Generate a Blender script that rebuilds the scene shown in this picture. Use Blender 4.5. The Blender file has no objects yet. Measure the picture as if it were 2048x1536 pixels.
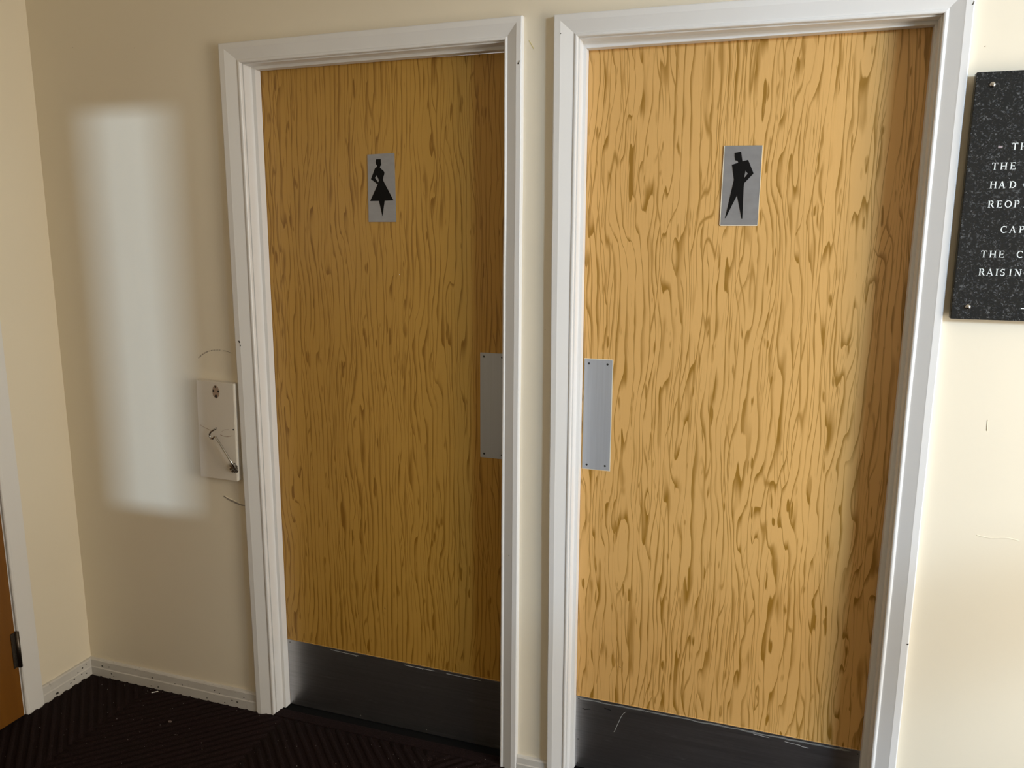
import bpy, bmesh, math, random
from mathutils import Vector, Matrix
from mathutils.geometry import tessellate_polygon
random.seed(7)
S = bpy.context.scene
COL = S.collection
R = math.radians

# ------------------------------------------------------------------ camera, world, lights, exposure
cam = bpy.data.objects.new('camera', bpy.data.cameras.new('camera'))
COL.objects.link(cam); S.camera = cam
cr = Vector((0.94828771, 0.3173618, 0.0056491))
cu = Vector((-0.06359071, 0.17251445, 0.98295218))
cf = Vector((-0.31097693, 0.9324807, -0.1837746))
mw = Matrix(((cr.x, cu.x, -cf.x, 2.2064), (cr.y, cu.y, -cf.y, -1.9568), (cr.z, cu.z, -cf.z, 1.5196), (0, 0, 0, 1)))
cam.matrix_world = mw
cam.data.sensor_width = 36.0
cam.data.lens = 36.0 * 1581.965 / 2048.0
cam.data.clip_start = 0.05

W = bpy.data.worlds.new('overcast_sky'); S.world = W; W.use_nodes = True
W.node_tree.nodes['Background'].inputs[0].default_value = (0.95, 0.95, 0.92, 1)
W.node_tree.nodes['Background'].inputs[1].default_value = 1.2

def area(name, loc, target, sx, sy, power, color, spread=180):
    l = bpy.data.lights.new(name, 'AREA'); l.shape = 'RECTANGLE'; l.size = sx; l.size_y = sy
    l.energy = power; l.color = color; l.spread = R(spread)
    o = bpy.data.objects.new(name, l); COL.objects.link(o)
    o.location = loc
    d = Vector(target) - Vector(loc)
    o.rotation_euler = d.to_track_quat('-Z', 'Y').to_euler()
    return o
# bright patch of sky seen through the side window (casts the jamb shadows)
area('side_window_sky_glow', (7.30, -4.03, 2.70), (2.2, 0.0, 1.1), 1.10, 0.60, 148, (0.54, 0.75, 1.0), 120)
# sky light entering at the side window
area('side_window_daylight', (4.28, -1.02, 1.25), (0.0, -1.02, 1.25), 0.75, 1.7, 56, (1.0, 0.91, 0.77))
# daylight through the narrow front window, falls as a tall soft patch beside the left door
area('front_window_daylight', (5.68, -7.50, 1.75), (0.345, 0.0, 1.262), 0.16, 0.07, 470, (0.58, 0.77, 1.0))
# added weak lamp outside the left wall, makes the glare on the left door
area('added_left_glare_lamp', (-0.16, -1.46, 1.62), (1.0, -1.2, 1.6), 0.28, 0.62, 1.6, (1.0, 0.97, 0.92))

S.view_settings.view_transform = 'Standard'
S.view_settings.look = 'None'
S.view_settings.gamma = 1.0
S.view_settings.use_curve_mapping = False
S.view_settings.exposure = -0.04

# ------------------------------------------------------------------ materials
def mat(name, color=(0.8, 0.8, 0.8), rough=0.5, metal=0.0, spec=0.5):
    m = bpy.data.materials.new(name); m.use_nodes = True
    b = m.node_tree.nodes['Principled BSDF']
    b.inputs['Base Color'].default_value = (*color, 1)
    b.inputs['Roughness'].default_value = rough
    b.inputs['Metallic'].default_value = metal
    b.inputs['Specular IOR Level'].default_value = spec
    return m
class NT:
    def __init__(s, m): s.m = m; s.t = m.node_tree; s.b = s.t.nodes['Principled BSDF']
    def n(s, k, **kw):
        x = s.t.nodes.new(k)
        for a, v in kw.items():
            if a.startswith('i_'):
                a2 = a[2:]; a2 = int(a2) if a2.isdigit() else a2
                x.inputs[a2].default_value = v
            else: setattr(x, a, v)
        return x
    def l(s, a, b): s.t.links.new(a, b)
    def pos(s, scale=(1, 1, 1), loc=(0, 0, 0)):
        g = s.n('ShaderNodeNewGeometry'); mp = s.n('ShaderNodeMapping')
        mp.inputs['Scale'].default_value = scale; mp.inputs['Location'].default_value = loc
        s.l(g.outputs['Position'], mp.inputs['Vector']); return mp.outputs[0]
    def noise(s, v, scale=5, detail=3, rough=0.5, dist=0.0):
        x = s.n('ShaderNodeTexNoise'); x.inputs['Scale'].default_value = scale; x.inputs['Detail'].default_value = detail
        x.inputs['Roughness'].default_value = rough; x.inputs['Distortion'].default_value = dist
        s.l(v, x.inputs['Vector']); return x.outputs['Fac']
    def math(s, op, a, b=None, c=None, clamp=False):
        x = s.n('ShaderNodeMath', operation=op); x.use_clamp = clamp
        for i, v in enumerate((a, b, c)):
            if v is None: continue
            if isinstance(v, (int, float)): x.inputs[i].default_value = v
            else: s.l(v, x.inputs[i])
        return x.outputs[0]
    def ramp(s, f, stops):
        x = s.n('ShaderNodeMapRange'); x.interpolation_type = 'SMOOTHSTEP'
        x.inputs[1].default_value, x.inputs[2].default_value, x.inputs[3].default_value, x.inputs[4].default_value = stops
        s.l(f, x.inputs[0]); return x.outputs[0]
    def mix(s, f, a, b):
        x = s.n('ShaderNodeMix', data_type='RGBA')
        if isinstance(f, (int, float)): x.inputs[0].default_value = f
        else: s.l(f, x.inputs[0])
        for i, v in ((6, a), (7, b)):
            if isinstance(v, tuple): x.inputs[i].default_value = (*v, 1)
            else: s.l(v, x.inputs[i])
        return x.outputs[2]
    def bump(s, h, strength=0.2, dist=0.002):
        x = s.n('ShaderNodeBump'); x.inputs['Strength'].default_value = strength; x.inputs['Distance'].default_value = dist
        s.l(h, x.inputs['Height']); s.l(x.outputs[0], s.b.inputs['Normal'])
    def color(s, c): s.l(c, s.b.inputs['Base Color'])

def paint(name, base, rough, blotch=0.03, bscale=90, bstr=0.12):
    m = mat(name, base, rough); t = NT(m); p = t.pos()
    f = t.noise(p, 3.0, 4)
    t.color(t.mix(f, tuple(c * (1 - blotch) for c in base), tuple(min(1, c * (1 + blotch)) for c in base)))
    t.bump(t.noise(p, bscale, 3), bstr, 0.001)
    return m
M = {}
M['wall'] = paint('cream_wall_paint', (0.80, 0.72, 0.57), 0.62)
M['gloss'] = paint('white_gloss_paint', (0.77, 0.755, 0.735), 0.36, 0.015, 70, 0.03)
M['ceiling'] = paint('ceiling_paint', (0.78, 0.76, 0.70), 0.8)
# scuffed skirting paint
m = mat('scuffed_white_paint', (0.7, 0.69, 0.67), 0.45); t = NT(m); p = t.pos()
f = t.ramp(t.noise(p, 55, 4, 0.6), (0.66, 0.74, 0.0, 0.8)); g = t.noise(p, 8, 3)
t.color(t.mix(f, t.mix(g, (0.50, 0.475, 0.44), (0.66, 0.64, 0.60)), (0.26, 0.23, 0.20))); t.bump(t.noise(p, 120, 3), 0.25, 0.001)
M['skirt'] = m

def grain_material(name, light, dark, seed, lines=46.0, amp=3.2):
    """combed paint grain: contour lines of a vertically stretched noise field"""
    m = mat(name, light, 0.36); t = NT(m)
    g = t.n('ShaderNodeNewGeometry'); sep = t.n('ShaderNodeSeparateXYZ'); t.l(g.outputs['Position'], sep.inputs[0])
    def field(sx, sz, sd, det, d=0.0):
        return t.noise(t.pos((sx, 0.0, sz), (seed + sd, sd * 1.7, seed * 0.31)), 1.0, det, 0.5, d)
    n1 = field(30, 4.6, 0.0, 1.0)
    n2 = field(8, 0.55, 5.0, 1.0)
    zone = t.ramp(field(7, 2.2, 41.0, 1.0), (0.36, 0.62, 0.25, 1.0))      # calm straight grain against figured grain
    def height(dx):
        def fl(sx, sz, sd, det): return t.noise(t.pos((sx, 0.0, sz), (seed + sd + dx * sx, sd * 1.7, seed * 0.31)), 1.0, det, 0.5)
        a_ = t.math('MULTIPLY_ADD', sep.outputs['X'], lines, dx * lines)
        a_ = t.math('ADD', a_, t.math('MULTIPLY', t.math('MULTIPLY', fl(30, 4.6, 0.0, 1.0), zone), amp * 1.25))
        return t.math('ADD', a_, t.math('MULTIPLY', fl(8, 0.55, 5.0, 1.0), amp * 0.9))
    h0 = height(0.0); h1 = height(0.0035)
    flat = t.ramp(t.math('ABSOLUTE', t.math('SUBTRACT', h1, h0)), (0.03, 0.14, 1.0, 0.0))      # 1 where the strokes turn over
    h = t.math('ADD', h0, t.math('MULTIPLY', field(110, 16.0, 9.0, 1.0), 0.30))
    fr = t.math('FRACT', h)
    wmod = t.math('MAXIMUM', t.math('MULTIPLY_ADD', field(34, 6.0, 11.0, 1.0), 1.3, -0.30), 0.09)
    wmod = t.math('MULTIPLY_ADD', flat, 0.20, wmod)
    q = t.math('DIVIDE', fr, wmod)
    line = t.math('MULTIPLY', t.ramp(q, (0.0, 1.0, 1.0, 0.0)), t.ramp(q, (0.0, 0.10, 0.0, 1.0)))
    pres = t.ramp(field(30, 4.0, 17.0, 1.0), (0.32, 0.52, 0.40, 1.0))
    line = t.math('MULTIPLY', line, t.math('MAXIMUM', pres, flat))
    line = t.math('MULTIPLY', line, t.math('MULTIPLY_ADD', flat, 0.25, 0.95), clamp=True)
    # finer secondary strands
    h2 = t.math('FRACT', t.math('ADD', t.math('MULTIPLY', sep.outputs['X'], lines * 1.7), t.math('MULTIPLY', field(18, 2.4, 23.0, 1.0), 8.0)))
    l2 = t.ramp(t.math('ABSOLUTE', t.math('SUBTRACT', h2, 0.5)), (0.0, 0.15, 1.0, 0.0))
    l2 = t.math('MULTIPLY', l2, t.ramp(field(24, 3.0, 29.0, 1.0), (0.44, 0.60, 0.0, 0.8)))
    # dark blots with a crisp head and a fading tail
    bl = t.math('MULTIPLY', t.ramp(field(60, 10.0, 37.0, 2.0), (0.625, 0.70, 0.0, 1.0)), t.ramp(field(230, 5.0, 51.0, 1.0), (0.36, 0.58, 0.25, 1.0)))
    a = t.math('MAXIMUM', t.math('MAXIMUM', line, l2), bl)
    base = t.mix(t.noise(t.pos((6, 1, 1.2)), 1.0, 2), tuple(c * 0.92 for c in light), tuple(min(1, c * 1.06) for c in light))
    t.color(t.mix(t.math('MULTIPLY', a, 0.92), base, dark))
    hgt = t.math('ADD', t.math('MULTIPLY', a, -0.4), t.noise(t.pos((160, 1, 14)), 1.0, 3))
    t.bump(hgt, 0.22, 0.0012)
    return m
M['grain_shaded'] = grain_material('combed_grain_paint_shaded', (0.475, 0.256, 0.045), (0.215, 0.090, 0.003), 3.3, 62.0, 2.6)  # darker copy of the right door's grain paint; dimmer light put into its colour
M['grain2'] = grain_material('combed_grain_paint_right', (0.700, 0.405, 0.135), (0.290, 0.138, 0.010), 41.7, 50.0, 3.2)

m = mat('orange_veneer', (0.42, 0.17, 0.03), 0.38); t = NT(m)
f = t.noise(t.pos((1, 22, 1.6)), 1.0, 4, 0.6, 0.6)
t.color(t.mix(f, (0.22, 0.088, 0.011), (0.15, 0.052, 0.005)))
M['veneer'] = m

def metal(name, base, r, sc=(4, 4, 260), contrast=0.15, wear=0.0, met=1.0):
    m = mat(name, base, r, met); t = NT(m); f = t.noise(t.pos(sc), 1.0, 4, 0.6)
    c = t.mix(f, tuple(x * (1 - contrast) for x in base), tuple(min(1, x * (1 + contrast)) for x in base))
    if wear:
        w = t.ramp(t.noise(t.pos((14, 14, 60)), 1.0, 5, 0.7), (0.60, 0.72, 0.0, wear))
        c = t.mix(w, c, (0.85, 0.86, 0.87))
    t.color(c)
    rr = t.math('MULTIPLY_ADD', f, 0.14, r - 0.07); t.l(rr, t.b.inputs['Roughness'])
    t.bump(f, 0.06, 0.0005); return m
M['satin'] = metal('satin_aluminium', (0.47, 0.49, 0.53), 0.40, (220, 4, 4), 0.10, 0.0, 0.42)
M['kick'] = metal('scuffed_kick_metal', (0.46, 0.46, 0.475), 0.36, (5, 5, 300), 0.25, 0.30)
M['signmetal'] = metal('brushed_sign_metal', (0.32, 0.32, 0.33), 0.40, (30, 30, 60), 0.16, 0.0, 0.5)
M['darkwood'] = mat('dark_stained_wood', (0.05, 0.03, 0.018), 0.5)
M['black'] = mat('black_print', (0.004, 0.0035, 0.003), 0.6, 0, 0.15)
M['dark'] = mat('dark_screw', (0.012, 0.012, 0.012), 0.45)
M['chipped'] = mat('dark_chipped_paint', (0.03, 0.026, 0.022), 0.7)
M['chrome'] = mat('chrome', (0.50, 0.49, 0.475), 0.16, 1.0)
M['tarnish'] = mat('tarnished_chrome', (0.20, 0.19, 0.17), 0.28, 1.0)
M['block'] = paint('cream_gloss_paint', (0.70, 0.645, 0.56), 0.38, 0.03, 60, 0.1)
M['caulk'] = mat('painted_edge', (0.74, 0.66, 0.50), 0.5)
M['worn'] = mat('brown_worn_spot', (0.36, 0.26, 0.19), 0.7)
M['hinge'] = metal('aged_hinge_metal', (0.13, 0.11, 0.09), 0.45, (200, 200, 200), 0.5)
M['thresh'] = mat('shaded_threshold', (0.005, 0.005, 0.005), 0.8, 0, 0.1)  # shade under the doors put into the threshold's near-black colour
M['lettering'] = mat('white_inlay', (0.80, 0.84, 0.84), 0.5)
M['scratch'] = mat('scraped_plaster', (0.33, 0.29, 0.24), 0.8)
M['glass'] = None
m = mat('window_glass', (1, 1, 1), 0.0); m.node_tree.nodes['Principled BSDF'].inputs['Transmission Weight'].default_value = 1.0
m.node_tree.nodes['Principled BSDF'].inputs['IOR'].default_value = 1.0
M['glass'] = m

m = mat('dark_ribbed_carpet', (0.02, 0.012, 0.012), 0.95, 0, 0.15); t = NT(m); p = t.pos()
f = t.noise(p, 420, 2); g = t.noise(p, 9, 3)
c = t.mix(g, (0.009, 0.0055, 0.0045), (0.014, 0.006, 0.0065))
c = t.mix(t.ramp(f, (0.45, 0.75, 0.0, 0.8)), c, (0.030, 0.016, 0.016))
t.color(c); t.bump(f, 0.8, 0.003)
M['carpet'] = m
m = mat('black_granite', (0.02, 0.022, 0.025), 0.26); t = NT(m)
wv = t.n('ShaderNodeVectorMath', operation='ADD')
nz = t.n('ShaderNodeTexNoise'); nz.inputs['Scale'].default_value = 60; t.l(t.pos(), nz.inputs['Vector'])
sc = t.n('ShaderNodeVectorMath', operation='SCALE'); sc.inputs['Scale'].default_value = 0.02; t.l(nz.outputs['Color'], sc.inputs[0])
t.l(t.pos((1, 1, 1.2)), wv.inputs[0]); t.l(sc.outputs[0], wv.inputs[1])
v = t.n('ShaderNodeTexVoronoi'); v.inputs['Scale'].default_value = 340; t.l(wv.outputs[0], v.inputs['Vector'])
sepc = t.n('ShaderNodeSeparateColor'); t.l(v.outputs['Color'], sepc.inputs[0])
fl = t.ramp(sepc.outputs[0], (0.55, 1.0, 0.0, 1.0))
big = t.ramp(t.noise(t.pos(), 110, 5, 0.75), (0.44, 0.66, 0.0, 1.0))
a = t.math('MULTIPLY', fl, big)
c = t.mix(a, (0.007, 0.009, 0.011), (0.12, 0.125, 0.13))
sp = t.ramp(t.noise(t.pos(), 330, 2, 0.6), (0.70, 0.78, 0.0, 1.0))
t.color(t.mix(sp, c, (0.45, 0.47, 0.48)))
M['granite'] = m

# ------------------------------------------------------------------ mesh helpers
def new_obj(name, verts, faces, material, parent=None, smooth=False):
    me = bpy.data.meshes.new(name); me.from_pydata([tuple(v) for v in verts], [], faces)
    bm = bmesh.new(); bm.from_mesh(me); bmesh.ops.recalc_face_normals(bm, faces=bm.faces); bm.to_mesh(me); bm.free()
    me.materials.append(material)
    if smooth:
        for p in me.polygons: p.use_smooth = True
    o = bpy.data.objects.new(name, me); COL.objects.link(o)
    if parent: o.parent = parent
    return o
def bevel(o, w, seg=2):
    bm = bmesh.new(); bm.from_mesh(o.data)
    bmesh.ops.bevel(bm, geom=bm.edges[:], offset=w, segments=seg, affect='EDGES', clamp_overlap=True)
    bmesh.ops.recalc_face_normals(bm, faces=bm.faces); bm.to_mesh(o.data); bm.free(); return o
BF = [(0, 1, 2, 3), (4, 7, 6, 5), (0, 4, 5, 1), (1, 5, 6, 2), (2, 6, 7, 3), (3, 7, 4, 0)]
def box(name, x0, x1, y0, y1, z0, z1, m, parent=None, bv=0):
    v = [(x0, y0, z0), (x1, y0, z0), (x1, y0, z1), (x0, y0, z1), (x0, y1, z0), (x1, y1, z0), (x1, y1, z1), (x0, y1, z1)]
    o = new_obj(name, v, BF, m, parent)
    return bevel(o, bv) if bv else o
def quad_slab(name, q, y0, y1, m, parent=None, bv=0):
    """q: four (x,z) corners BL BR TR TL"""
    v = [(x, y0, z) for x, z in q] + [(x, y1, z) for x, z in q]
    o = new_obj(name, v, BF, m, parent)
    return bevel(o, bv) if bv else o
def empty(name, loc=(0, 0, 0)):
    o = bpy.data.objects.new(name, None); COL.objects.link(o); o.location = loc; o.empty_display_size = 0.1; return o
def tag(o, label=None, cat=None, group=None, kind=None):
    if label: o['label'] = label
    if cat: o['category'] = cat
    if group: o['group'] = group
    if kind: o['kind'] = kind
    return o
def sweep(name, rows, m, parent=None, smooth=False, caps=True):
    """rows: list of cross sections (equal length point lists)"""
    n = len(rows[0]); v = [p for r in rows for p in r]; f = []
    for i in range(len(rows) - 1):
        for j in range(n):
            k = (j + 1) % n; f.append((i * n + j, i * n + k, (i + 1) * n + k, (i + 1) * n + j))
    if caps: f += [tuple(range(n)), tuple(range((len(rows) - 1) * n, len(rows) * n))]
    return new_obj(name, v, f, m, parent, smooth)
def tube(name, pts, r, m, parent=None, seg=10):
    pts = [Vector(p) for p in pts]; rows = []; up = Vector((0.03, 1, 0.02))
    rr = r if isinstance(r, (list, tuple)) else [r] * len(pts)
    for i, p in enumerate(pts):
        d = (pts[min(i + 1, len(pts) - 1)] - pts[max(i - 1, 0)]).normalized()
        a = d.cross(up)
        if a.length < 0.1: a = d.cross(Vector((1, 0, 0.1)))
        a.normalize(); b = d.cross(a)
        rows.append([p + (a * math.cos(k * 2 * math.pi / seg) + b * math.sin(k * 2 * math.pi / seg)) * rr[i] for k in range(seg)])
    return sweep(name, rows, m, parent, True)
def dome(name, c, axis, r, h, m, parent=None, seg=16, rings=4, flat=0.0):
    c = Vector(c); ax = Vector(axis).normalized(); a = ax.orthogonal().normalized(); b = ax.cross(a)
    rows = []
    for i in range(rings + 1):
        ph = i / rings * math.pi / 2 * 0.985
        rows.append([c + ax * (h * math.sin(ph)) + (a * math.cos(k * 2 * math.pi / seg) + b * math.sin(k * 2 * math.pi / seg)) * r * (math.cos(ph) if not flat else math.cos(ph) ** flat) for k in range(seg)])
    return sweep(name, rows, m, parent, True)
def flat_poly(name, outer, holes, y0, y1, m, parent=None):
    """extruded polygon in the XZ plane, front at y0"""
    loops = [[Vector((x, 0, z)) for x, z in outer]] + [[Vector((x, 0, z)) for x, z in h] for h in holes]
    tri = tessellate_polygon(loops); flat = [p for l in loops for p in l]; n = len(flat)
    v = [(p.x, y0, p.z) for p in flat] + [(p.x, y1, p.z) for p in flat]
    f = [tuple(t_) for t_ in tri] + [tuple(i + n for i in reversed(t_)) for t_ in tri]
    s = 0
    for l in loops:
        for i in range(len(l)):
            a = s + i; b = s + (i + 1) % len(l); f.append((a, b, b + n, a + n))
        s += len(l)
    return new_obj(name, v, f, m, parent)
def lerp(a, b, t_): return (a[0] + (b[0] - a[0]) * t_, a[1] + (b[1] - a[1]) * t_)

# ------------------------------------------------------------------ room shell
XR, YF, ZC = 4.2, -3.45, 2.60
D1 = dict(iBL=(0.7573, 0.0), iTL=(0.7610, 1.9853), iTR=(0.53 + 1.0021, 1.9924), iBR=(1.5261, 0.0),
          oBL=(0.6954, 0.0), oTL=(0.6978, 2.0373), oTR=(1.5880, 2.0440), oBR=(1.5775, 0.0))
D1['oTR'] = (1.5800, 2.0436)
D2 = dict(iBL=(1.7204, 0.0), iTL=(1.7170, 1.9874), iTR=(2.4970, 1.9797), iBR=(2.5003, 0.0),
          oBL=(1.6692, 0.0), oTL=(1.6586, 2.0387), oTR=(2.5516, 2.0330), oBR=(2.5562, 0.0))
ST1 = dict(BL=(0.7695, 0), TL=(0.7750, 1.9756), TR=(1.5190, 1.9815), BR=(1.5140, 0))
ST2 = dict(BL=(1.7330, 0), TL=(1.7280, 1.9700), TR=(2.4890, 1.9690), BR=(2.4830, 0))
# back wall: pieces round the two door openings, joined in one mesh
def wall_back():
    v = []; f = []
    def add(q):
        n = len(v)
        for y in (0.0, 0.13):
            for x, z in q: v.append((x, y, z))
        for a in BF: f.append(tuple(n + i for i in a))
    g = 0.022   # wall starts behind the architraves
    def inn(D): return [(D['iBL'][0] - g, -0.06), (D['iTL'][0] - g, D['iTL'][1] + g), (D['iTR'][0] + g, D['iTR'][1] + g), (D['iBR'][0] + g, -0.06)]
    a, b = inn(D1), inn(D2)
    add([(-0.15, -0.06), a[0], a[1], (-0.15, a[1][1])])
    add([a[3], b[0], b[1], a[2]])
    add([b[3], (XR + 0.15, -0.06), (XR + 0.15, b[2][1]), b[2]])
    add([(-0.15, a[1][1]), a[1], (a[1][0], ZC), (-0.15, ZC)])
    add([a[1], a[2], (a[2][0], ZC), (a[1][0], ZC)])
    add([a[2], b[1], (b[1][0], ZC), (a[2][0], ZC)])
    add([b[1], b[2], (b[2][0], ZC), (b[1][0], ZC)])
    add([b[2], (XR + 0.15, b[2][1]), (XR + 0.15, ZC), (b[2][0], ZC)])
    return tag(new_obj('wall_back', v, f, M['wall']), kind='structure')
WB = wall_back()
tag(box('ceiling', -0.15, XR + 0.15, YF - 0.15, 0.13, ZC, ZC + 0.1, M['ceiling']), kind='structure')
tag(box('floor', -0.15, XR + 0.15, YF - 0.15, 0.031, -0.06, 0.0, M['carpet']), kind='structure')
FL = bpy.data.objects['floor']
# left wall with the opening of the veneer door (y -1.034 .. -0.272)
def wall_boxes(name, boxes):
    v = []; f = []
    for x0, x1, y0, y1, z0, z1 in boxes:
        n = len(v)
        v += [(x0, y0, z0), (x1, y0, z0), (x1, y0, z1), (x0, y0, z1), (x0, y1, z0), (x1, y1, z0), (x1, y1, z1), (x0, y1, z1)]
        f += [tuple(n + i for i in a) for a in BF]
    return tag(new_obj(name, v, f, M['wall']), kind='structure')
wall_boxes('wall_left', [(-0.15, 0, -0.255, 0.0, -0.06, ZC), (-0.15, 0, YF, -1.62, -0.06, ZC), (-0.15, 0, -1.30, -1.07, -0.06, ZC), (-0.15, 0, -1.62, -1.30, -0.06, 1.28), (-0.15, 0, -1.62, -1.30, 1.96, ZC), (-0.15, 0, -1.07, -0.255, 2.01, ZC)])
WY0, WY1, WZ0, WZ1 = -2.02, -0.62, 0.12, 2.47
wall_boxes('wall_right', [(XR, XR + 0.15, WY1, 0.0, -0.06, ZC), (XR, XR + 0.15, YF, WY0, -0.06, ZC),
                          (XR, XR + 0.15, WY0, WY1, -0.06, WZ0), (XR, XR + 0.15, WY0, WY1, WZ1, ZC)])
FX0, FX1, FZ0, FZ1 = 2.688, 3.003, 1.121, 1.850
LY0, LY1, LZ0, LZ1 = -1.62, -1.30, 1.28, 1.96
wall_boxes('wall_front', [(-0.15, FX0, YF - 0.15, YF, -0.06, ZC), (FX1, XR + 0.15, YF - 0.15, YF, -0.06, ZC),
                          (FX0, FX1, YF - 0.15, YF, -0.06, FZ0), (FX0, FX1, YF - 0.15, YF, FZ1, ZC)])
# windows
w1 = tag(empty('window_1', (XR + 0.07, WY0, WZ0)), kind='structure')
def rel(o, p): o.parent = p; o.matrix_parent_inverse = Matrix.Translation(-p.location); return o
for nm, b in (('window_frame', (WY0, WY0 + 0.05, WZ0, WZ1)), ('window_frame', (WY1 - 0.05, WY1, WZ0, WZ1)),
              ('window_frame', (WY0, WY1, WZ0, WZ0 + 0.05)), ('window_frame', (WY0, WY1, WZ1 - 0.05, WZ1)), ('transom', (WY0, WY1, 1.300, 1.385))):
    rel(box(nm, XR + 0.04, XR + 0.10, b[0], b[1], b[2], b[3], M['gloss']), w1)
w2 = tag(empty('window_2', (FX0, YF - 0.07, FZ0)), kind='structure')
for nm, b in (('window_frame', (FX0, FX0 + 0.03, FZ0, FZ1)), ('window_frame', (FX1 - 0.03, FX1, FZ0, FZ1)),
              ('window_frame', (FX0, FX1, FZ0, FZ0 + 0.03)), ('window_frame', (FX0, FX1, FZ1 - 0.03, FZ1))):
    rel(box(nm, b[0], b[1], YF - 0.15, YF, b[2], b[3], M['gloss']), w2)
# unseen dark door added in the front wall to darken the metal plates' reflections
d4 = tag(empty('added_dark_door', (0.10, YF, 0)), kind='structure')
for x0 in (0.12,):
    rel(box('leaf', x0, x0 + 0.69, YF, YF + 0.04, 0.005, 2.04, M['darkwood'], None, 0.003), d4)
    rel(box('panel', x0 + 0.12, x0 + 0.57, YF + 0.035, YF + 0.048, 0.25, 0.95, M['darkwood'], None, 0.004), d4)
    rel(box('panel', x0 + 0.12, x0 + 0.57, YF + 0.035, YF + 0.048, 1.10, 1.90, M['darkwood'], None, 0.004), d4)
w3 = tag(empty('added_left_window', (-0.07, LY0, LZ0)), kind='structure')  # unseen window added in the left wall for the glare lamp
for nm, b in (('window_frame', (LY0, LY0 + 0.03, LZ0, LZ1)), ('window_frame', (LY1 - 0.03, LY1, LZ0, LZ1)),
              ('window_frame', (LY0, LY1, LZ0, LZ0 + 0.03)), ('window_frame', (LY0, LY1, LZ1 - 0.03, LZ1))):
    rel(box(nm, -0.10, -0.04, b[0], b[1], b[2], b[3], M['gloss']), w3)

# ------------------------------------------------------------------ carpet ribs (chevron zones)
def ribs():
    v = []; f = []; pitch = 0.0265; hgt = 0.0052
    zones = [(0.0, 0.27, -1), (0.27, 0.80, 1), (0.80, 1.33, -1), (1.33, 1.86, 1), (1.86, 2.39, -1), (2.39, 2.92, 1), (2.92, 3.45, -1), (3.45, XR, 1)]
    ymax, ymin = -0.012, -1.9
    s = math.sqrt(0.5)
    for x0, x1, sg in zones:
        d = Vector((s, sg * s)); n = Vector((-sg * s, s))
        cs = [n.dot(Vector(c)) for c in ((x0, ymin), (x0, ymax), (x1, ymin), (x1, ymax))]
        k = math.floor(min(cs) / pitch)
        while k * pitch < max(cs):
            off = k * pitch; k += 1
            # clip line p = n*off + d*t to the rectangle
            base = n * off; t0, t1 = -9, 9
            for c, dd, lo, hi in ((base.x, d.x, x0, x1), (base.y, d.y, ymin, ymax)):
                a, b = (lo - c) / dd, (hi - c) / dd
                t0 = max(t0, min(a, b)); t1 = min(t1, max(a, b))
            if t1 - t0 < 0.02: continue
            t1 -= 0.004; t0 += 0.004
            m_ = max(1, int((t1 - t0) / 0.03)); start = len(v)
            for i in range(m_ + 1):
                tt = t0 + (t1 - t0) * i / m_; w = 0.0088 * (1 + random.uniform(-.1, .1)); h = hgt * (1 + random.uniform(-.15, .15))
                if i in (0, m_): h *= 0.5
                p = base + d * tt + n * random.uniform(-.0009, .0009)
                for o_, z in ((-w, -0.002), (-w * .55, h * .85), (0, h), (w * .55, h * .85), (w, -0.002)):
                    q = p + n * o_; v.append((q.x, q.y, z))
            for i in range(m_):
                for j in range(4):
                    a = start + i * 5 + j; f.append((a, a + 1, a + 6, a + 5))
            f.append(tuple(start + j for j in range(5))); e = start + m_ * 5; f.append(tuple(e + j for j in reversed(range(5))))
    o = new_obj('carpet_rib', v, f, M['carpet'], FL); tag(o, kind='stuff')
    for p in o.data.polygons: p.use_smooth = True
ribs()
# plain strip of carpet in the doorways, its worn edge
for D in (D1, D2):
    x0, x1 = D['iBL'][0], D['iBR'][0]
    rows = []
    n = 40
    for i in range(n + 1):
        x = x0 + (x1 - x0) * i / n; e = 0.026 + random.uniform(-.002, .002)
        rows.append([(x, -0.014, -0.003), (x, -0.012, 0.0035), (x, e - 0.004, 0.0040), (x, e, 0.002), (x, e, -0.003)])
    tag(sweep('carpet_edge', rows, M['carpet'], FL), kind='stuff')
th = 1
for D in (D1, D2):
    tag(box('trim_%d' % (4 + th), D['iBL'][0] - 0.02, D['iBR'][0] + 0.02, 0.0312, 0.13, -0.05, -0.0035, M['thresh']), kind='structure'); th += 1

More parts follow.
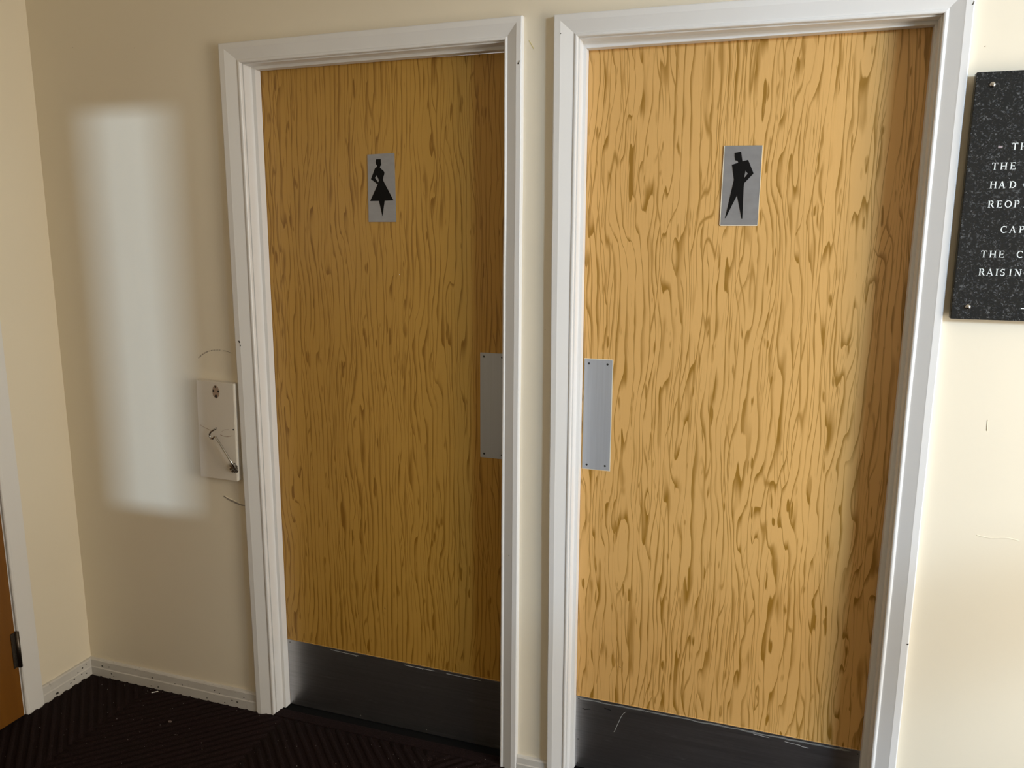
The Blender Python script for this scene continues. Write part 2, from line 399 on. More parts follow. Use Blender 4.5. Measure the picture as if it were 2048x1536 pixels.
# ------------------------------------------------------------------ door casings
PROF = [(0.0, 0.0), (0.0, 0.0085), (0.0012, 0.0103), (0.0040, 0.0112), (0.0070, 0.0107), (0.0084, 0.0096), (0.0096, 0.0091),
        (0.0115, 0.0095), (0.0370, 0.0172), (0.0400, 0.0182), (0.0540, 0.0184), (0.0562, 0.0172), (0.0570, 0.0150), (0.0570, 0.0)]
PW = 0.057
def casing(D, ST, nm, marks):
    root = tag(empty(nm, (D['iBL'][0], 0, 0)), kind='structure')
    def pt(ci, co, d, t_):
        x, z = lerp(ci, co, d / PW); return (x, -t_, z)
    def wob(rows, n, axis):
        return rows
    for a, b in (('BL', 'TL'), ('TL', 'TR'), ('TR', 'BR')):
        rows = []; N = 14
        for i in range(N + 1):
            u = i / N; row = []
            jx, jt = (random.uniform(-.0005, .0005), random.uniform(-.0004, .0004)) if 0 < i < N else (0, 0)
            for d, th_ in PROF:
                p = pt(D['i' + a], D['o' + a], d, th_); q = pt(D['i' + b], D['o' + b], d, th_)
                x = p[0] + (q[0] - p[0]) * u; z = p[2] + (q[2] - p[2]) * u
                if a == 'TL': z += jx
                else: x += jx
                row.append((x, -th_ + (jt if th_ > 0.001 else 0), z))
            rows.append(row)
        o = sweep('architrave', rows, M['gloss']); rel(o, root)
        # smooth shading only where the profile curves
    # lining: jambs and head, y from 0 to 0.13
    def off(c, dx, dz): return (c[0] + dx, c[1] + dz)
    r = 0.0030
    li = {k: D['i' + k] for k in ('BL', 'TL', 'TR', 'BR')}
    L = [off(li['BL'], r, 0), off(li['TL'], r, -r), off(li['TR'], -r, -r), off(li['BR'], -r, 0)]
    w = 0.024
    O = [off(L[0], -w, 0), off(L[1], -w, w), off(L[2], w, w), off(L[3], w, 0)]
    for nm2, q in (('jamb', [O[0], L[0], L[1], O[1]]), ('jamb', [L[3], O[3], O[2], L[2]]), ('head_lining', [L[1], L[2], O[2], O[1]])):
        rel(quad_slab(nm2, q, 0.0012, 0.13, M['gloss'], None, 0.0006), root)
    s = [ST['BL'], ST['TL'], ST['TR'], ST['BR']]
    e = 0.004
    for nm2, q in (('stop', [off(L[0], -e, 0), s[0], s[1], off(L[1], -e, e)]), ('stop', [s[3], off(L[3], e, 0), off(L[2], e, e), s[2]]),
                   ('stop', [s[1], s[2], off(L[2], e, e), off(L[1], -e, e)])):
        rel(quad_slab(nm2, q, 0.0365, 0.0625, M['gloss'], None, 0.0006), root)
    for pts in marks:
        n = len(pts)
        o = flat_poly('chip', pts, [], -0.0192, -0.0165, M['chipped']); rel(o, root)
    return root
casing(D1, ST1, 'trim_1', [[(0.7100, 1.2125), (0.7135, 1.2120), (0.7158, 1.2085), (0.7140, 1.2055), (0.7118, 1.2070)],
                           [(0.7150, 1.2010), (0.7172, 1.2000), (0.7165, 1.1960), (0.7150, 1.1970)],
                           [(1.5695, 1.9330), (1.5712, 1.9315), (1.5722, 1.9330), (1.5748, 1.9395), (1.5738, 1.9405), (1.5712, 1.9350)],
                           [(1.5530, 0.6590), (1.5542, 0.6590), (1.5540, 0.6570)]])
casing(D2, ST2, 'trim_2', [[(1.6765, 1.9955), (1.6780, 1.9957), (1.6782, 1.9940), (1.6768, 1.9938)],
                           [(2.5460, 1.9890), (2.5480, 1.9895), (2.5500, 1.9960), (2.5490, 1.9965)],
                           [(2.5500, 0.5755), (2.5535, 0.5760), (2.5535, 0.5728), (2.5512, 0.5725)]])

# ------------------------------------------------------------------ doors
def slanted_kick(D, ST, zl, zr):
    pass
def door(nm, D, ST, grain, kick, push, screws_p, screws_k):
    root = tag(empty(nm, (D['iBL'][0], 0.063, 0)), kind='structure')
    x0, x1 = D['iTL'][0] + 0.005, D['iTR'][0] - 0.005
    x0b, x1b = D['iBL'][0] + 0.005, D['iBR'][0] - 0.005
    z1 = min(D['iTL'][1], D['iTR'][1]) - 0.005
    leaf = quad_slab('leaf', [(x0b, 0.004), (x1b, 0.004), (x1, z1), (x0, z1)], 0.0640, 0.108, grain, None, 0.0015); rel(leaf, root)
    (kl, kzl, kr, kzr) = kick
    k = quad_slab('kick_plate', [(kl - 0.002, 0.001), (kr, 0.001), (kr, kzr), (kl - 0.002, kzl)], 0.0618, 0.0641, M['kick'], None, 0.0006); rel(k, root)
    # bead of paint along the top of the kick plate
    rows = []
    N = 60
    for i in range(N + 1):
        u = i / N; x = kl + (kr - kl) * u; z = kzl + (kzr - kzl) * u; h = 0.0022 + random.uniform(-.0008, .0008)
        rows.append([(x, 0.0628, z - 0.0004), (x, 0.0630, z + h * .5), (x, 0.0638, z + h), (x, 0.0642, z - 0.0004)])
    o = sweep('paint_bead', rows, grain); o.parent = k; o.matrix_parent_inverse = k.matrix_world.inverted() @ Matrix.Identity(4)
    o.matrix_parent_inverse = Matrix.Translation((-root.location.x, -root.location.y, -root.location.z)); o.matrix_parent_inverse = Matrix.Identity(4)
    for x, z, r_, light in screws_k:
        s_ = dome('screw', (x, 0.0619, z), (0, -1, 0), r_, 0.0012, M['chrome'] if light else M['dark']); s_.parent = k
        if light: s_['label'] = 'bright steel screw'
    (px0, pz0, px1, pz1) = push
    rim = box('painted_rim', px0 - 0.0016, px1 + 0.0018, 0.0633, 0.0643, pz0 - 0.0018, pz1 + 0.0020, M['caulk'], None, 0.0003)
    p = box('push_plate', px0, px1, 0.0618, 0.0641, pz0, pz1, M['satin'], None, 0.0008); rel(p, root)
    if nm == 'door_2': rim.parent = p; rim['label'] = 'cream painted rim around push plate'
    else: bpy.data.objects.remove(rim)
    for x, z in screws_p:
        s_ = dome('screw', (x, 0.0619, z), (0, -1, 0), 0.0030, 0.0010, M['dark']); s_.parent = p
    return root, leaf
d1, leaf1 = door('door_1', D1, ST1, M['grain_shaded'], (0.7720, 0.2306, 1.5240, 0.2228), (1.4401, 0.9056, 1.5151, 1.2040),
     [(1.4510, 1.1934), (1.4515, 0.9172), (1.5040, 1.1934), (1.5040, 0.9172)],
     [(0.7795, 0.222, 0.0018, 0), (0.7810, 0.012, 0.0018, 0), (1.02, 0.2165, 0.0018, 1), (1.25, 0.214, 0.0018, 1), (1.03, 0.013, 0.0018, 1), (1.26, 0.013, 0.0018, 1)])
d2, leaf2 = door('door_2', D2, ST2, M['grain2'], (1.7340, 0.2265, 2.4900, 0.2230), (1.7352, 0.9030, 1.8093, 1.2020),
     [(1.7469, 1.1906), (1.7966, 1.1907), (1.7470, 0.9144), (1.7970, 0.9151)],
     [(1.741, 0.218, 0.0022, 0), (1.741, 0.090, 0.0022, 0), (1.925, 0.214, 0.0022, 0), (1.741, 0.013, 0.002, 0), (2.478, 0.213, 0.002, 0)])

def mark(name, pts, w, y, m, parent):
    """thin line of paint or a scratch on a surface that faces -y"""
    rows = []
    for i, (x, z) in enumerate(pts):
        a_ = pts[max(i - 1, 0)]; b_ = pts[min(i + 1, len(pts) - 1)]
        d = Vector((b_[0] - a_[0], b_[1] - a_[1])).normalized(); n = Vector((-d.y, d.x)) * w * random.uniform(.6, 1.1)
        rows.append([(x - n.x, y + .0006, z - n.y), (x - n.x * .8, y, z - n.y * .8), (x + n.x * .8, y, z + n.y * .8), (x + n.x, y + .0006, z + n.y)])
    o = sweep(name, rows, m); o.parent = parent; return o
k2 = [o for o in d2.children if o.name.startswith('kick_plate')][0]
k1 = [o for o in d1.children if o.name.startswith('kick_plate')][0]
M['pale'] = mat('pale_scratch', (0.42, 0.42, 0.41), 0.6)
mark('scratch', [(1.8771, 0.205), (1.8720, 0.2010), (1.8648, 0.1899), (1.8569, 0.1679), (1.845, 0.1354)], 0.0007, 0.0615, M['pale'], k2)['label'] = 'pale curved scratch'
for pts, w in (([(1.752, 0.1905), (1.7590, 0.1875), (1.7739, 0.1925)], .0014), ([(1.8150, 0.2035), (1.8260, 0.2022), (1.8344, 0.2010)], .0022)):
    mark('scuff', pts, w, 0.0615, M['dark'], k2)
# worn pale rim along the top of the right kick plate
zz = [(1.7380 + i * 0.0185, 0.2195 - (i * 0.0185) * 0.0047 + random.uniform(-.0012, .0012)) for i in range(40)]
mark('worn_rim', zz, 0.0026, 0.0616, mat('worn_bright_metal', (0.34, 0.345, 0.34), 0.55, 0.6), k2)
for x0, z0, n_ in ((2.22, .213, 3), (2.30, .208, 3), (2.34, .2035, 2)):
    mark('scratch', [(x0 + i * .02, z0 - i * .0012) for i in range(n_)], 0.0007, 0.0615, M['pale'], k2)
for pts, w in (([(0.93, .2225), (0.985, .2205), (1.03, .219)], .0008), ([(1.19, .2185), (1.24, .2178), (1.29, .2172)], .0012), ([(1.33, .2165), (1.37, .216), (1.44, .2150)], .0010)):
    mark('scratch', pts, w, 0.0615, M['pale'], k1)
for px, pz, pr in ((1.1258, 0.3942, .0018),):
    mark('nick', [(px - pr, pz + pr), (px, pz + pr * .6), (px + pr * .6, pz - pr * 1.6)], pr * .6, 0.0636, M['dark'], leaf1)
mark('nick', [(1.1975, 1.4125), (1.1990, 1.4112)], .0012, 0.0636, M['lettering'], leaf1)
for pts in ([(1.8440, 0.3350), (1.8465, 0.3362)], [(1.8525, 0.3362), (1.8545, 0.3382)], [(1.8560, 0.3345), (1.8575, 0.3372)]):
    mark('nick', pts, .0008, 0.0636, M['dark'], leaf2)

# ------------------------------------------------------------------ toilet signs
def sign(nm, label, q, figlabel, rect, outer, hole, frame_edge):
    """q: corners TL TR BR BL in x,z on the door; rect: same corners in tracing units"""
    root = empty(nm, (q[3][0], 0.0625, q[3][1])); tag(root, label, 'sign', 'washroom door signs')
    TL, TR, BR, BL = q
    o = quad_slab('plate', [BL, BR, TR, TL], 0.0622, 0.0641, M['signmetal'], None, 0.0004); rel(o, root)
    def m_(p):
        (ax, ay), (bx, by), (cx, cy), (dx, dy) = rect
        v = (p[1] - ay) / (dy - ay)
        l = ax + (dx - ax) * v; r_ = bx + (cx - bx) * v
        u = (p[0] - l) / (r_ - l)
        return lerp(lerp(TL, TR, u), lerp(BL, BR, u), v)
    f = flat_poly('figure', [m_(p) for p in outer], [[m_(p) for p in hole]], 0.0617, 0.0624, M['black']); rel(f, root); f['label'] = figlabel
    if frame_edge:
        for a, b, w in ((TL, BL, .0020), (BL, BR, .0020), (BR, TR, .0014)):
            d = Vector((b[0] - a[0], 0, b[1] - a[1])).normalized(); n = Vector((-d.z, 0, d.x))
            if (Vector(((a[0] + b[0]) / 2, 0, (a[1] + b[1]) / 2)) - Vector(((TL[0] + BR[0]) / 2, 0, (TL[1] + BR[1]) / 2))).dot(n) < 0: n = -n
            pts = [(a[0], a[1]), (b[0], b[1]), (b[0] + n.x * w, b[1] + n.z * w), (a[0] + n.x * w, a[1] + n.z * w)]
            e = quad_slab('painted_edge', pts, 0.0618, 0.0641, M['caulk']); rel(e, root)
    return root
WO = [(432, 318), (508, 318), (512, 385), (518, 415), (500, 425), (494, 455), (530, 488), (556, 512), (567, 530), (564, 562), (550, 600), (542, 652),
      (712, 982), (568, 985), (532, 1232), (477, 985), (332, 984), (458, 715), (448, 713), (400, 672), (345, 632), (412, 462), (426, 443), (450, 445),
      (445, 415), (430, 398), (423, 370), (426, 340)]
WH = [(440, 570), (410, 612), (466, 688), (478, 655), (458, 610)]
MO = [(487, 322), (580, 305), (598, 436), (678, 418), (752, 603), (620, 738), (613, 800), (590, 1228), (578, 1228), (520, 905), (362, 1220), (352, 1222),
      (440, 850), (478, 690), (450, 483), (538, 455), (530, 430), (496, 424), (494, 400), (488, 378)]
MH = [(640, 565), (672, 605), (622, 665), (630, 620)]
sign('washroom_sign', 'metal sign with a black woman in a triangular skirt, on the left wooden door',
     [(1.1080, 1.7385), (1.1905, 1.7409), (1.1919, 1.5563), (1.1064, 1.5563)], 'black silhouette of a woman, hand on hip',
     [(285, 235), (728, 240), (750, 1325), (305, 1325)], WO, WH, False)
sign('washroom_sign', 'metal sign with a black striding man, hand on hip, on the right wooden door',
     [(2.0650, 1.7345), (2.1505, 1.7329), (2.1500, 1.5490), (2.0640, 1.5490)], 'black silhouette of a man, legs apart',
     [(348, 222), (878, 218), (790, 1318), (288, 1318)], MO, MH, True)

# ------------------------------------------------------------------ left wall door
root = tag(empty('trim_3', (0, -0.268, 0)), kind='structure')
def larch(name, pa, pb, inner_first):
    pass
I = {'BL': (-0.268, 0.0), 'TL': (-0.268, 1.995), 'TR': (-1.040, 1.995), 'BR': (-1.040, 0.0)}
Oo = {'BL': (-0.206, 0.0), 'TL': (-0.210, 2.055), 'TR': (-1.100, 2.055), 'BR': (-1.100, 0.0)}
PF3 = [(0.0, 0.0), (0.0, 0.009), (0.002, 0.012), (0.007, 0.012), (0.010, 0.013), (0.045, 0.0155), (0.055, 0.0155), (0.057, 0.013), (0.057, 0.0)]
for a, b in (('BL', 'TL'), ('TL', 'TR'), ('TR', 'BR')):
    rows = []
    for c in (a, b):
        rows.append([(th_, lerp(I[c], Oo[c], d / 0.057)[0], lerp(I[c], Oo[c], d / 0.057)[1]) for d, th_ in PF3])
    rel(sweep('architrave', rows, M['gloss']), root)
for nm2, b in (('jamb', (-0.15, 0.001, -0.2700, -0.2550, 0, 2.005)), ('jamb', (-0.15, 0.001, -1.06, -1.038, 0, 2.005)), ('head_lining', (-0.15, 0.001, -1.038, -0.27, 1.993, 2.01))):
    rel(box(nm2, *b, M['gloss']), root)
d3 = tag(empty('door_3', (0, -0.274, 0)), kind='structure')
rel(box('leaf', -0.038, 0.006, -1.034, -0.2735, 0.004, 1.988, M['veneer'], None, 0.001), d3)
hg = empty('hinge', (0.006, -0.2715, 0.17)); rel(hg, d3)
hg.location = Vector((0.012, -0.2712, 0.172)) ; 
hg.matrix_parent_inverse = Matrix.Translation(-d3.location)
kn = tube('knuckle', [(0.012, -0.2712, 0.172), (0.012, -0.2712, 0.292)], 0.0058, M['hinge'], None, 14)
kn.parent = hg; kn.matrix_parent_inverse = Matrix.Translation(-hg.location)
lf = box('hinge_leaf', 0.004, 0.0085, -0.290, -0.2712, 0.174, 0.290, M['hinge']); lf.parent = hg; lf.matrix_parent_inverse = Matrix.Translation(-hg.location)

# ------------------------------------------------------------------ baseboards
def skirt(nm, p0, p1, nrm, h, cuts=24, specks=()):
    p0, p1, nrm = Vector(p0), Vector(p1), Vector(nrm); rows = []
    for i in range(cuts + 1):
        p = p0.lerp(p1, i / cuts); j = random.uniform(-.0007, .0007)
        prof = [(0, -0.004), (0.0135, -0.004), (0.0135, h * .50 + j), (0.0115, h * .56 + j), (0.0100, h * .93 + j), (0.0070, h + j), (0.0, h + 0.001 + j)]
        rows.append([p + nrm * t_ + Vector((0, 0, z)) for t_, z in prof])
    o = tag(sweep(nm, rows, M['skirt']), kind='structure')
    ax = (p1 - p0).normalized()
    for s, z, r_ in specks:
        t_ = 0.0136 if z < h * .5 else 0.0112
        c = p0 + ax * s + nrm * t_ + Vector((0, 0, z)); k = 8; vs = []; fs = []
        for i in range(k):
            a = i * 2 * math.pi / k; rr = r_ * random.uniform(.75, 1.2); q = c + ax * math.cos(a) * rr * 1.2 + Vector((0, 0, math.sin(a) * rr * .8)); vs.append(q - nrm * 0.0008); 
        for i in range(k): vs.append(vs[i] + nrm * 0.0014)
        fs = [tuple(range(k, 2 * k))] + [(i, (i + 1) % k, k + (i + 1) % k, k + i) for i in range(k)]
        e = new_obj('chip', vs, fs, M['chipped'], o)
    return o
skirt('baseboard_back', (0.0, 0, 0), (0.6962, 0, 0), (0, -1, 0), 0.060, 30,
      [(.06, .040, .003), (.09, .042, .002), (.10, .020, .0022), (.11, .012, .0018), (.275, .038, .0026), (.30, .010, .0026), (.37, .034, .003), (.40, .036, .002),
       (.27, .008, .002), (.53, .042, .002), (.55, .036, .0016), (.60, .022, .0026), (.62, .020, .003), (.645, .040, .002), (.66, .034, .0016), (.50, .010, .002), (.57, .008, .0022)])
skirt('baseboard_left', (0, -0.2065, 0), (0, -0.0, 0), (1, 0, 0), 0.060, 12,
      [(.050, .013, .0055), (.120, .024, .0028), (.130, .032, .0026), (.138, .038, .002), (.150, .026, .002), (.158, .044, .0024), (.170, .018, .0024), (.062, .030, .0018), (.105, .018, .0022), (.175, .050, .0018)])
skirt('baseboard_middle', (1.5785, 0, 0), (1.6690, 0, 0), (0, -1, 0), 0.045, 5)
skirt('baseboard_right', (2.5572, 0, 0), (XR, 0, 0), (0, -1, 0), 0.060, 20)

# ------------------------------------------------------------------ wall scars
def scar(pts, w, y=-0.0006, m=None, nm='scratch'):
    rows = []
    for i, (x, z) in enumerate(pts):
        ww = w * (0.35 + 0.65 * math.sin(math.pi * (i + .5) / len(pts))) * random.uniform(.7, 1.25)
        rows.append([(x, 0.001, z - ww), (x, y, z - ww * .8), (x, y - .0004, z), (x, y, z + ww * .8), (x, 0.001, z + ww)])
    return sweep(nm, rows, m or M['scratch'], WB)
def arc(ps, n=22):
    out = []
    for i in range(n + 1):
        u = i / n * (len(ps) - 1); k = min(int(u), len(ps) - 2); t_ = u - k
        p0, p1, p2, p3 = ps[max(k - 1, 0)], ps[k], ps[k + 1], ps[min(k + 2, len(ps) - 1)]
        out.append(tuple(0.5 * ((2 * p1[j]) + (-p0[j] + p2[j]) * t_ + (2 * p0[j] - 5 * p1[j] + 4 * p2[j] - p3[j]) * t_ ** 2 + (-p0[j] + 3 * p1[j] - 3 * p2[j] + p3[j]) * t_ ** 3) for j in (0, 1)))
    return out
a1 = arc([(0.547, 1.1494), (0.5722, 1.1661), (0.6004, 1.1757), (0.6313, 1.1782)], 30)
for i in range(0, 28, 3):
    scar(a1[i:i + 3], 0.0022 * random.uniform(.5, 1.2))
scar(arc([(0.6400, 1.178), (0.655, 1.1745), (0.672, 1.170)]), 0.0007)
scar(arc([(0.6080, 0.7175), (0.622, 0.7100), (0.639, 0.7043), (0.6663, 0.6960), (0.6883, 0.6945)], 26), 0.0032, -0.0012, M['scratch'])
scar(arc([(0.612, 0.7180), (0.626, 0.7125), (0.641, 0.7082), (0.6663, 0.7005)], 20), 0.0012, -0.002, M['wall'])
for ps, w in (([(2.666, 1.1247), (2.6663, 1.112), (2.6672, 1.100)], .0006), ([(2.672, .856), (2.70, .853), (2.73, .857), (2.757, .8536)], .0022)):
    scar(arc(ps), w, -0.0006, M['wall'])

M['pencil'] = mat('yellow_crayon', (0.66, 0.58, 0.26), 0.8)
mark('crayon_mark', [(1.5925, 1.9889), (1.5990, 1.9790), (1.6054, 1.9685)], 0.0009, -0.0007, M['pencil'], WB)['label'] = 'yellow crayon mark'
for x, z in ((0.1661, 2.0651), (0.3956, 2.0489), (1.6428, 1.2817), (2.5811, 1.9107)):
    mark('nick', [(x - .0008, z - .0006), (x + .0010, z + .0010)], .0008, -0.0006, M['worn'], WB)

# ------------------------------------------------------------------ wooden block with cabin hook
bl = empty('mounting_block', (0.612, 0, 0.78)); tag(bl, 'white painted wooden block on the wall beside the left door frame', 'wood block')
rel(quad_slab('block', [(0.5436, 0.7804), (0.6802, 0.7787), (0.6870, 1.0819), (0.5517, 1.0855)], -0.023, 0.001, M['block'], None, 0.0016), bl)
def disc(nm, cx, cz, rx, rz, y0, y1, m, parent, n=20, jit=0):
    return rel(flat_poly(nm, [(cx + rx * math.cos(i * 2 * math.pi / n) * random.uniform(1 - jit, 1 + jit), cz + rz * math.sin(i * 2 * math.pi / n) * random.uniform(1 - jit, 1 + jit)) for i in range(n)], [], y0, y1, m), parent)
disc('worn_spot', 0.6216, 1.0538, 0.0125, 0.0200, -0.0234, -0.0225, M['worn'], bl, 22, .05)['label'] = 'brown oval where paint is gone'
for x, z, r_ in ((0.6135, 1.0565, .0030), (0.6310, 1.0555, .0030), (0.6213, 1.0400, .0040), (0.6213, 1.0690, .0026), (0.677, 0.941, .0022)):
    disc('screw_hole', x, z, r_, r_ * 1.2, -0.0238, -0.0225, M['dark'], bl, 10, .15)
for ps, w in (([(0.557, 0.946), (0.575, 0.938), (0.595, 0.932)], .0010), ([(0.628, 0.921), (0.65, 0.917), (0.672, 0.922)], .0014), ([(0.632, 0.930), (0.645, 0.938), (0.66, 0.940)], .0007)):
    rows = []
    for i, (x, z) in enumerate(arc(ps)):
        ww = w * random.uniform(.6, 1.2); rows.append([(x, -0.0222, z - ww), (x, -0.0234, z - ww * .6), (x, -0.0234, z + ww * .6), (x, -0.0222, z + ww)])
    rel(sweep('scratch', rows, M['worn']), bl)
hk = empty('cabin_hook', (0.685, -0.023, 0.823)); tag(hk, 'chrome cabin hook hanging at a slant from the white wooden block', 'hook')
# rod: pivot eye at lower right, hook curl at upper left; stands off the block
rod = [(0.6890, -0.042, 0.8280), (0.6700, -0.043, 0.8560), (0.6480, -0.043, 0.8890), (0.6265, -0.043, 0.9190), (0.6220, -0.043, 0.9190), (0.6160, -0.043, 0.9130), (0.6090, -0.043, 0.9130),
       (0.6050, -0.043, 0.9180), (0.6052, -0.043, 0.9270), (0.6120, -0.043, 0.9350), (0.6220, -0.043, 0.9410), (0.6315, -0.043, 0.9465)]
rel(tube('hook_rod', rod, 0.0031, M['chrome'], None, 12), hk)
def ring(nm, c, R_, r_, ax, m, parent):
    c = Vector(c); ax = Vector(ax).normalized(); a = ax.orthogonal().normalized(); b = ax.cross(a)
    n, k = 20, 8; v = []; f = []
    for i in range(n):
        d = a * math.cos(i * 2 * math.pi / n) + b * math.sin(i * 2 * math.pi / n)
        for j in range(k):
            v.append(c + d * (R_ + r_ * math.cos(j * 2 * math.pi / k)) + ax * r_ * math.sin(j * 2 * math.pi / k))
    for i in range(n):
        for j in range(k): f.append((i * k + j, i * k + (j + 1) % k, ((i + 1) % n) * k + (j + 1) % k, ((i + 1) % n) * k + j))
    return rel(new_obj(nm, v, f, m, None, True), parent)
ring('rod_eye', (0.6930, -0.042, 0.8215), 0.0058, 0.0030, (0.3, 1, 0.1), M['tarnish'], hk)
ring('staple_eye', (0.6850, -0.039, 0.8215), 0.0062, 0.0026, (0.2, 0.15, 1), M['tarnish'], hk)
rel(tube('staple_shank', [(0.6800, -0.022, 0.8210), (0.6830, -0.036, 0.8212)], 0.0032, M['tarnish'], None, 10), hk)
# flower-shaped rose of the staple
def rose():
    n = 48; v = []; f = []
    cx, cz = 0.6700, 0.8215
    for k, (s, y) in enumerate(((1.0, -0.0228), (1.0, -0.0262), (0.8, -0.0285), (0.35, -0.0292))):
        for i in range(n):
            a = i * 2 * math.pi / n; r_ = 0.0135 * s * (1 + 0.22 * abs(math.sin(a * 4))) * 0.88
            v.append((cx + r_ * math.cos(a), y, cz + r_ * 1.12 * math.sin(a)))
    for k in range(3):
        for i in range(n): f.append((k * n + i, k * n + (i + 1) % n, (k + 1) * n + (i + 1) % n, (k + 1) * n + i))
    f += [tuple(range(n)), tuple(range(3 * n, 4 * n))]
    return new_obj('rose_plate', v, f, M['tarnish'])
rel(rose(), hk)
for a in (100, 170, 240):
    x, z = 0.6700 + 0.0088 * math.cos(R(a)), 0.8215 + 0.0095 * math.sin(R(a))
    rel(dome('screw', (x, -0.0284, z), (0, -1, 0), 0.0026, 0.0014, M['chrome']), hk)

# ------------------------------------------------------------------ plaque
PX0, PX1, PZ0, PZ1 = 2.5655, 3.20, 1.3488, 1.8555
pq = empty('memorial_plaque', (PX0, -0.03, PZ0)); tag(pq, 'black speckled granite plaque with white serif capitals beside the right door', 'plaque')
rel(box('slab', PX0, PX1, -0.030, -0.011, PZ0, PZ1, M['granite'], None, 0.0012), pq)
for x in (2.5965, PX1 - 0.031):
    for z in (1.3755, 1.8300):
        s_ = rel(dome('screw', (x, -0.0300, z), (0, -1, 0), 0.0062, 0.0045, M['chrome'], None, 20, 5), pq); s_['label'] = 'domed chrome screw'
        rel(tube('spacer', [(x, -0.0115, z), (x, 0.001, z)], 0.006, M['dark'], None, 10), pq)
# serif capitals as strokes: (x0,y0,x1,y1,width) in units of cap height
TK, TN, SF = 0.15, 0.065, 0.055
def arcs(cx, cy, rx, ry, a0, a1, w0, w1, n=10):
    out = []
    for i in range(n):
        u0, u1 = i / n, (i + 1) / n; b0, b1 = R(a0 + (a1 - a0) * u0), R(a0 + (a1 - a0) * u1)
        um = (u0 + u1) / 2; w = w0 + (w1 - w0) * math.sin(um * math.pi)
        out.append((cx + rx * math.cos(b0), cy + ry * math.sin(b0), cx + rx * math.cos(b1), cy + ry * math.sin(b1), w))
    return out
def stem(x, w=TK): return [(x, 0, x, 1, w), (x - .15, .03, x + .15, .03, SF), (x - .15, .97, x + .15, .97, SF)]
G = {
 'T': [(.4, 0, .4, 1, TK), (.25, .03, .55, .03, SF), (.02, .96, .78, .96, .08), (.04, .98, .04, .78, SF), (.76, .98, .76, .78, SF)],
 'H': stem(.16) + stem(.74) + [(.16, .5, .74, .5, TN)],
 'E': stem(.16) + [(.16, .965, .66, .965, TN), (.16, .035, .68, .035, TN), (.16, .51, .55, .51, TN), (.65, .98, .65, .78, SF), (.68, .02, .68, .24, SF), (.54, .40, .54, .62, SF)],
 'A': [(.10, 0, .43, 1, TN), (.43, 1, .76, 0, TK), (.20, .33, .66, .33, TN), (0, .03, .22, .03, SF), (.62, .03, .90, .03, SF)],
 'D': stem(.16) + arcs(.30, .5, .48, .47, -90, 90, TN, TK * 1.1) + [(.16, .965, .32, .965, TN), (.16, .035, .32, .035, TN)],
 'R': stem(.16) + arcs(.36, .74, .26, .23, -90, 90, TN, TK) + [(.16, .965, .38, .965, TN), (.16, .51, .38, .51, TN), (.40, .50, .70, .03, TK), (.64, .03, .82, .03, SF)],
 'O': arcs(.46, .5, .38, .46, 90, 270, TN, TK) + arcs(.46, .5, .38, .46, -90, 90, TN, TK),
 'P': stem(.16) + arcs(.36, .73, .26, .24, -90, 90, TN, TK) + [(.16, .965, .38, .965, TN), (.16, .49, .38, .49, TN)],
 'C': arcs(.47, .5, .38, .46, 50, 310, TN, TK, 14) + [(.73, .98, .73, .72, SF), (.73, .02, .73, .2, SF)],
 'V': [(.08, 1, .42, 0, TK), (.42, 0, .75, 1, TN), (-.04, .97, .24, .97, SF), (.64, .97, .86, .97, SF)],
 'I': stem(.16),
 'S': arcs(.34, .74, .22, .22, 30, 250, TN, .1, 9) + arcs(.34, .27, .25, .24, -150, 80, TN, TK, 9) + [(.56, .96, .56, .76, SF), (.10, .04, .10, .26, SF)],
 'N': [(.14, 0, .14, 1, TN), (.14, 1, .74, 0, TK), (.74, 0, .74, 1, TN), (0, .03, .28, .03, SF), (-.02, .97, .2, .97, SF), (.6, .97, .88, .97, SF)],
 'G': arcs(.47, .5, .38, .46, 50, 310, TN, TK, 14) + [(.73, .98, .73, .74, SF), (.74, .02, .74, .42, TK * .8), (.58, .42, .88, .42, SF)],
 '-': [(.0, .45, .5, .45, .12)],
}
def text_line(words, z, h=0.0142, slant=0.02):
    for ch, x in words:
        v = []; f = []
        for x0, y0, x1, y1, w in G[ch]:
            a = Vector((x + x0 * h, 0, z + y0 * h)); b = Vector((x + x1 * h, 0, z + y1 * h)); d = (b - a)
            if d.length < 1e-6: continue
            d.normalize(); n = Vector((-d.z, 0, d.x)) * w * h * .5
            k = len(v)
            for yy in (-0.0303, -0.0299):
                for p in (a - n, b - n, b + n, a + n): v.append((p.x, yy, p.z))
            f += [tuple(k + i for i in q) for q in BF]
        rel(new_obj('dash' if ch == '-' else 'letter', v, f, M['lettering']), pq)
k = 0.358 * 0.00097
def L(xs, x0, ch): return [(c, x0 + (x - xs[0]) * k) for c, x in zip(ch, xs)]
text_line(L([485, 530], 2.6441, 'TH'), 1.7065 - .007)
text_line(L([373, 418, 469, 540], 2.6118, 'THEV'), 1.6678 - .007)
text_line(L([362, 408, 465, 538], 2.6121, 'HADC'), 1.6301 - .007)
text_line(L([353, 399, 441, 490, 541], 2.6128, 'REOPE'), 1.5909 - .007)
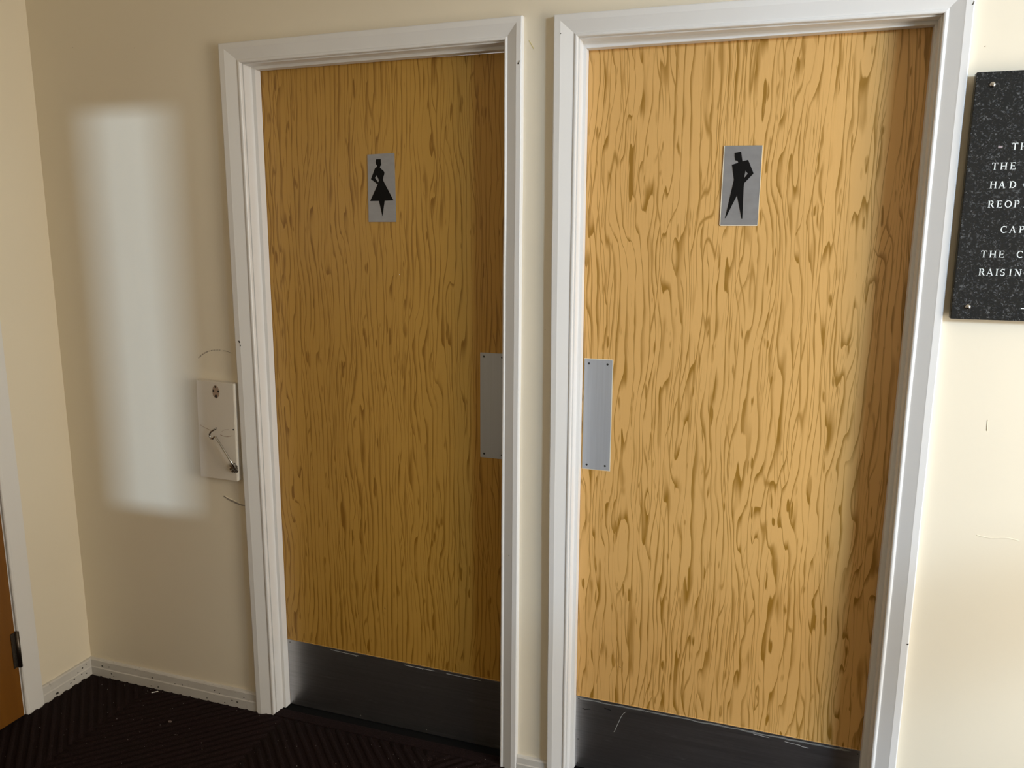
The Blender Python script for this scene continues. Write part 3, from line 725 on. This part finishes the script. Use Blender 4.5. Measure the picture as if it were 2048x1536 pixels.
text_line(L([422, 468, 520, 562], 2.6412, 'CAP'), 1.5390 - .007)
text_line(L([312, 358, 408, 502], 2.6100, 'THEC'), 1.4879 - .007)
text_line(L([300, 342, 391, 414, 463, 492, 540], 2.6098, 'RAISING'), 1.4501 - .007)
text_line([('-', 2.696)], 1.3690)
rel(box('small_inset', 2.6195, 2.6275, -0.0303, -0.0299, 1.7040, 1.7085, mat('dull_pink_inset', (0.32, 0.26, 0.27), 0.5)), pq)

# ------------------------------------------------------------------ bits on the carpet
o = sweep('paint_flake', [[(0.302 + dx, -0.047 + dy, 0.009 + dz) for dx, dy, dz in ((0, 0, 0), (.003, -.002, 0), (.003, -.002, .0015), (0, 0, .0015))],
                          [(0.318 + dx, -0.034 + dy, 0.010 + dz) for dx, dy, dz in ((0, 0, 0), (.003, -.002, 0), (.003, -.002, .0015), (0, 0, .0015))]], M['gloss'])
tag(o, 'small white paint flake on the dark carpet against the back baseboard', 'debris')
o = disc_o = flat_poly('fluff', [(0, 0)] * 0 or [(0.465, 0), (0.470, 0.004), (0.478, 0.002), (0.477, -0.004), (0.468, -0.004)], [], 0, 0.002, mat('grey_fluff', (0.16, 0.12, 0.11), 0.9))
o.rotation_euler = (R(-90), 0, 0); o.location = (0, -0.1525, 0.0065)
tag(o, 'small grey scrap of fluff lying on the dark ribbed carpet', 'debris')
v = []; f = []
for i in range(130):
    x, y = random.uniform(0.1, 1.55), random.uniform(-0.45, 0.0); r_ = random.uniform(.0005, .0011); n = len(v); z = 0.0058
    for dx, dy, dz in ((-1, 0, 0), (1, 0, 0), (0, -1, 0), (0, 1, 0), (0, 0, -1), (0, 0, 1)): v.append((x + dx * r_, y + dy * r_, z + dz * r_))
    for a, b in ((0, 2), (2, 1), (1, 3), (3, 0)): f += [(n + a, n + b, n + 5), (n + b, n + a, n + 4)]
o = new_obj('lint', v, f, mat('pale_lint', (0.5, 0.48, 0.44), 0.9)); tag(o, 'tiny pale specks of lint scattered over the dark carpet', 'lint', kind='stuff')
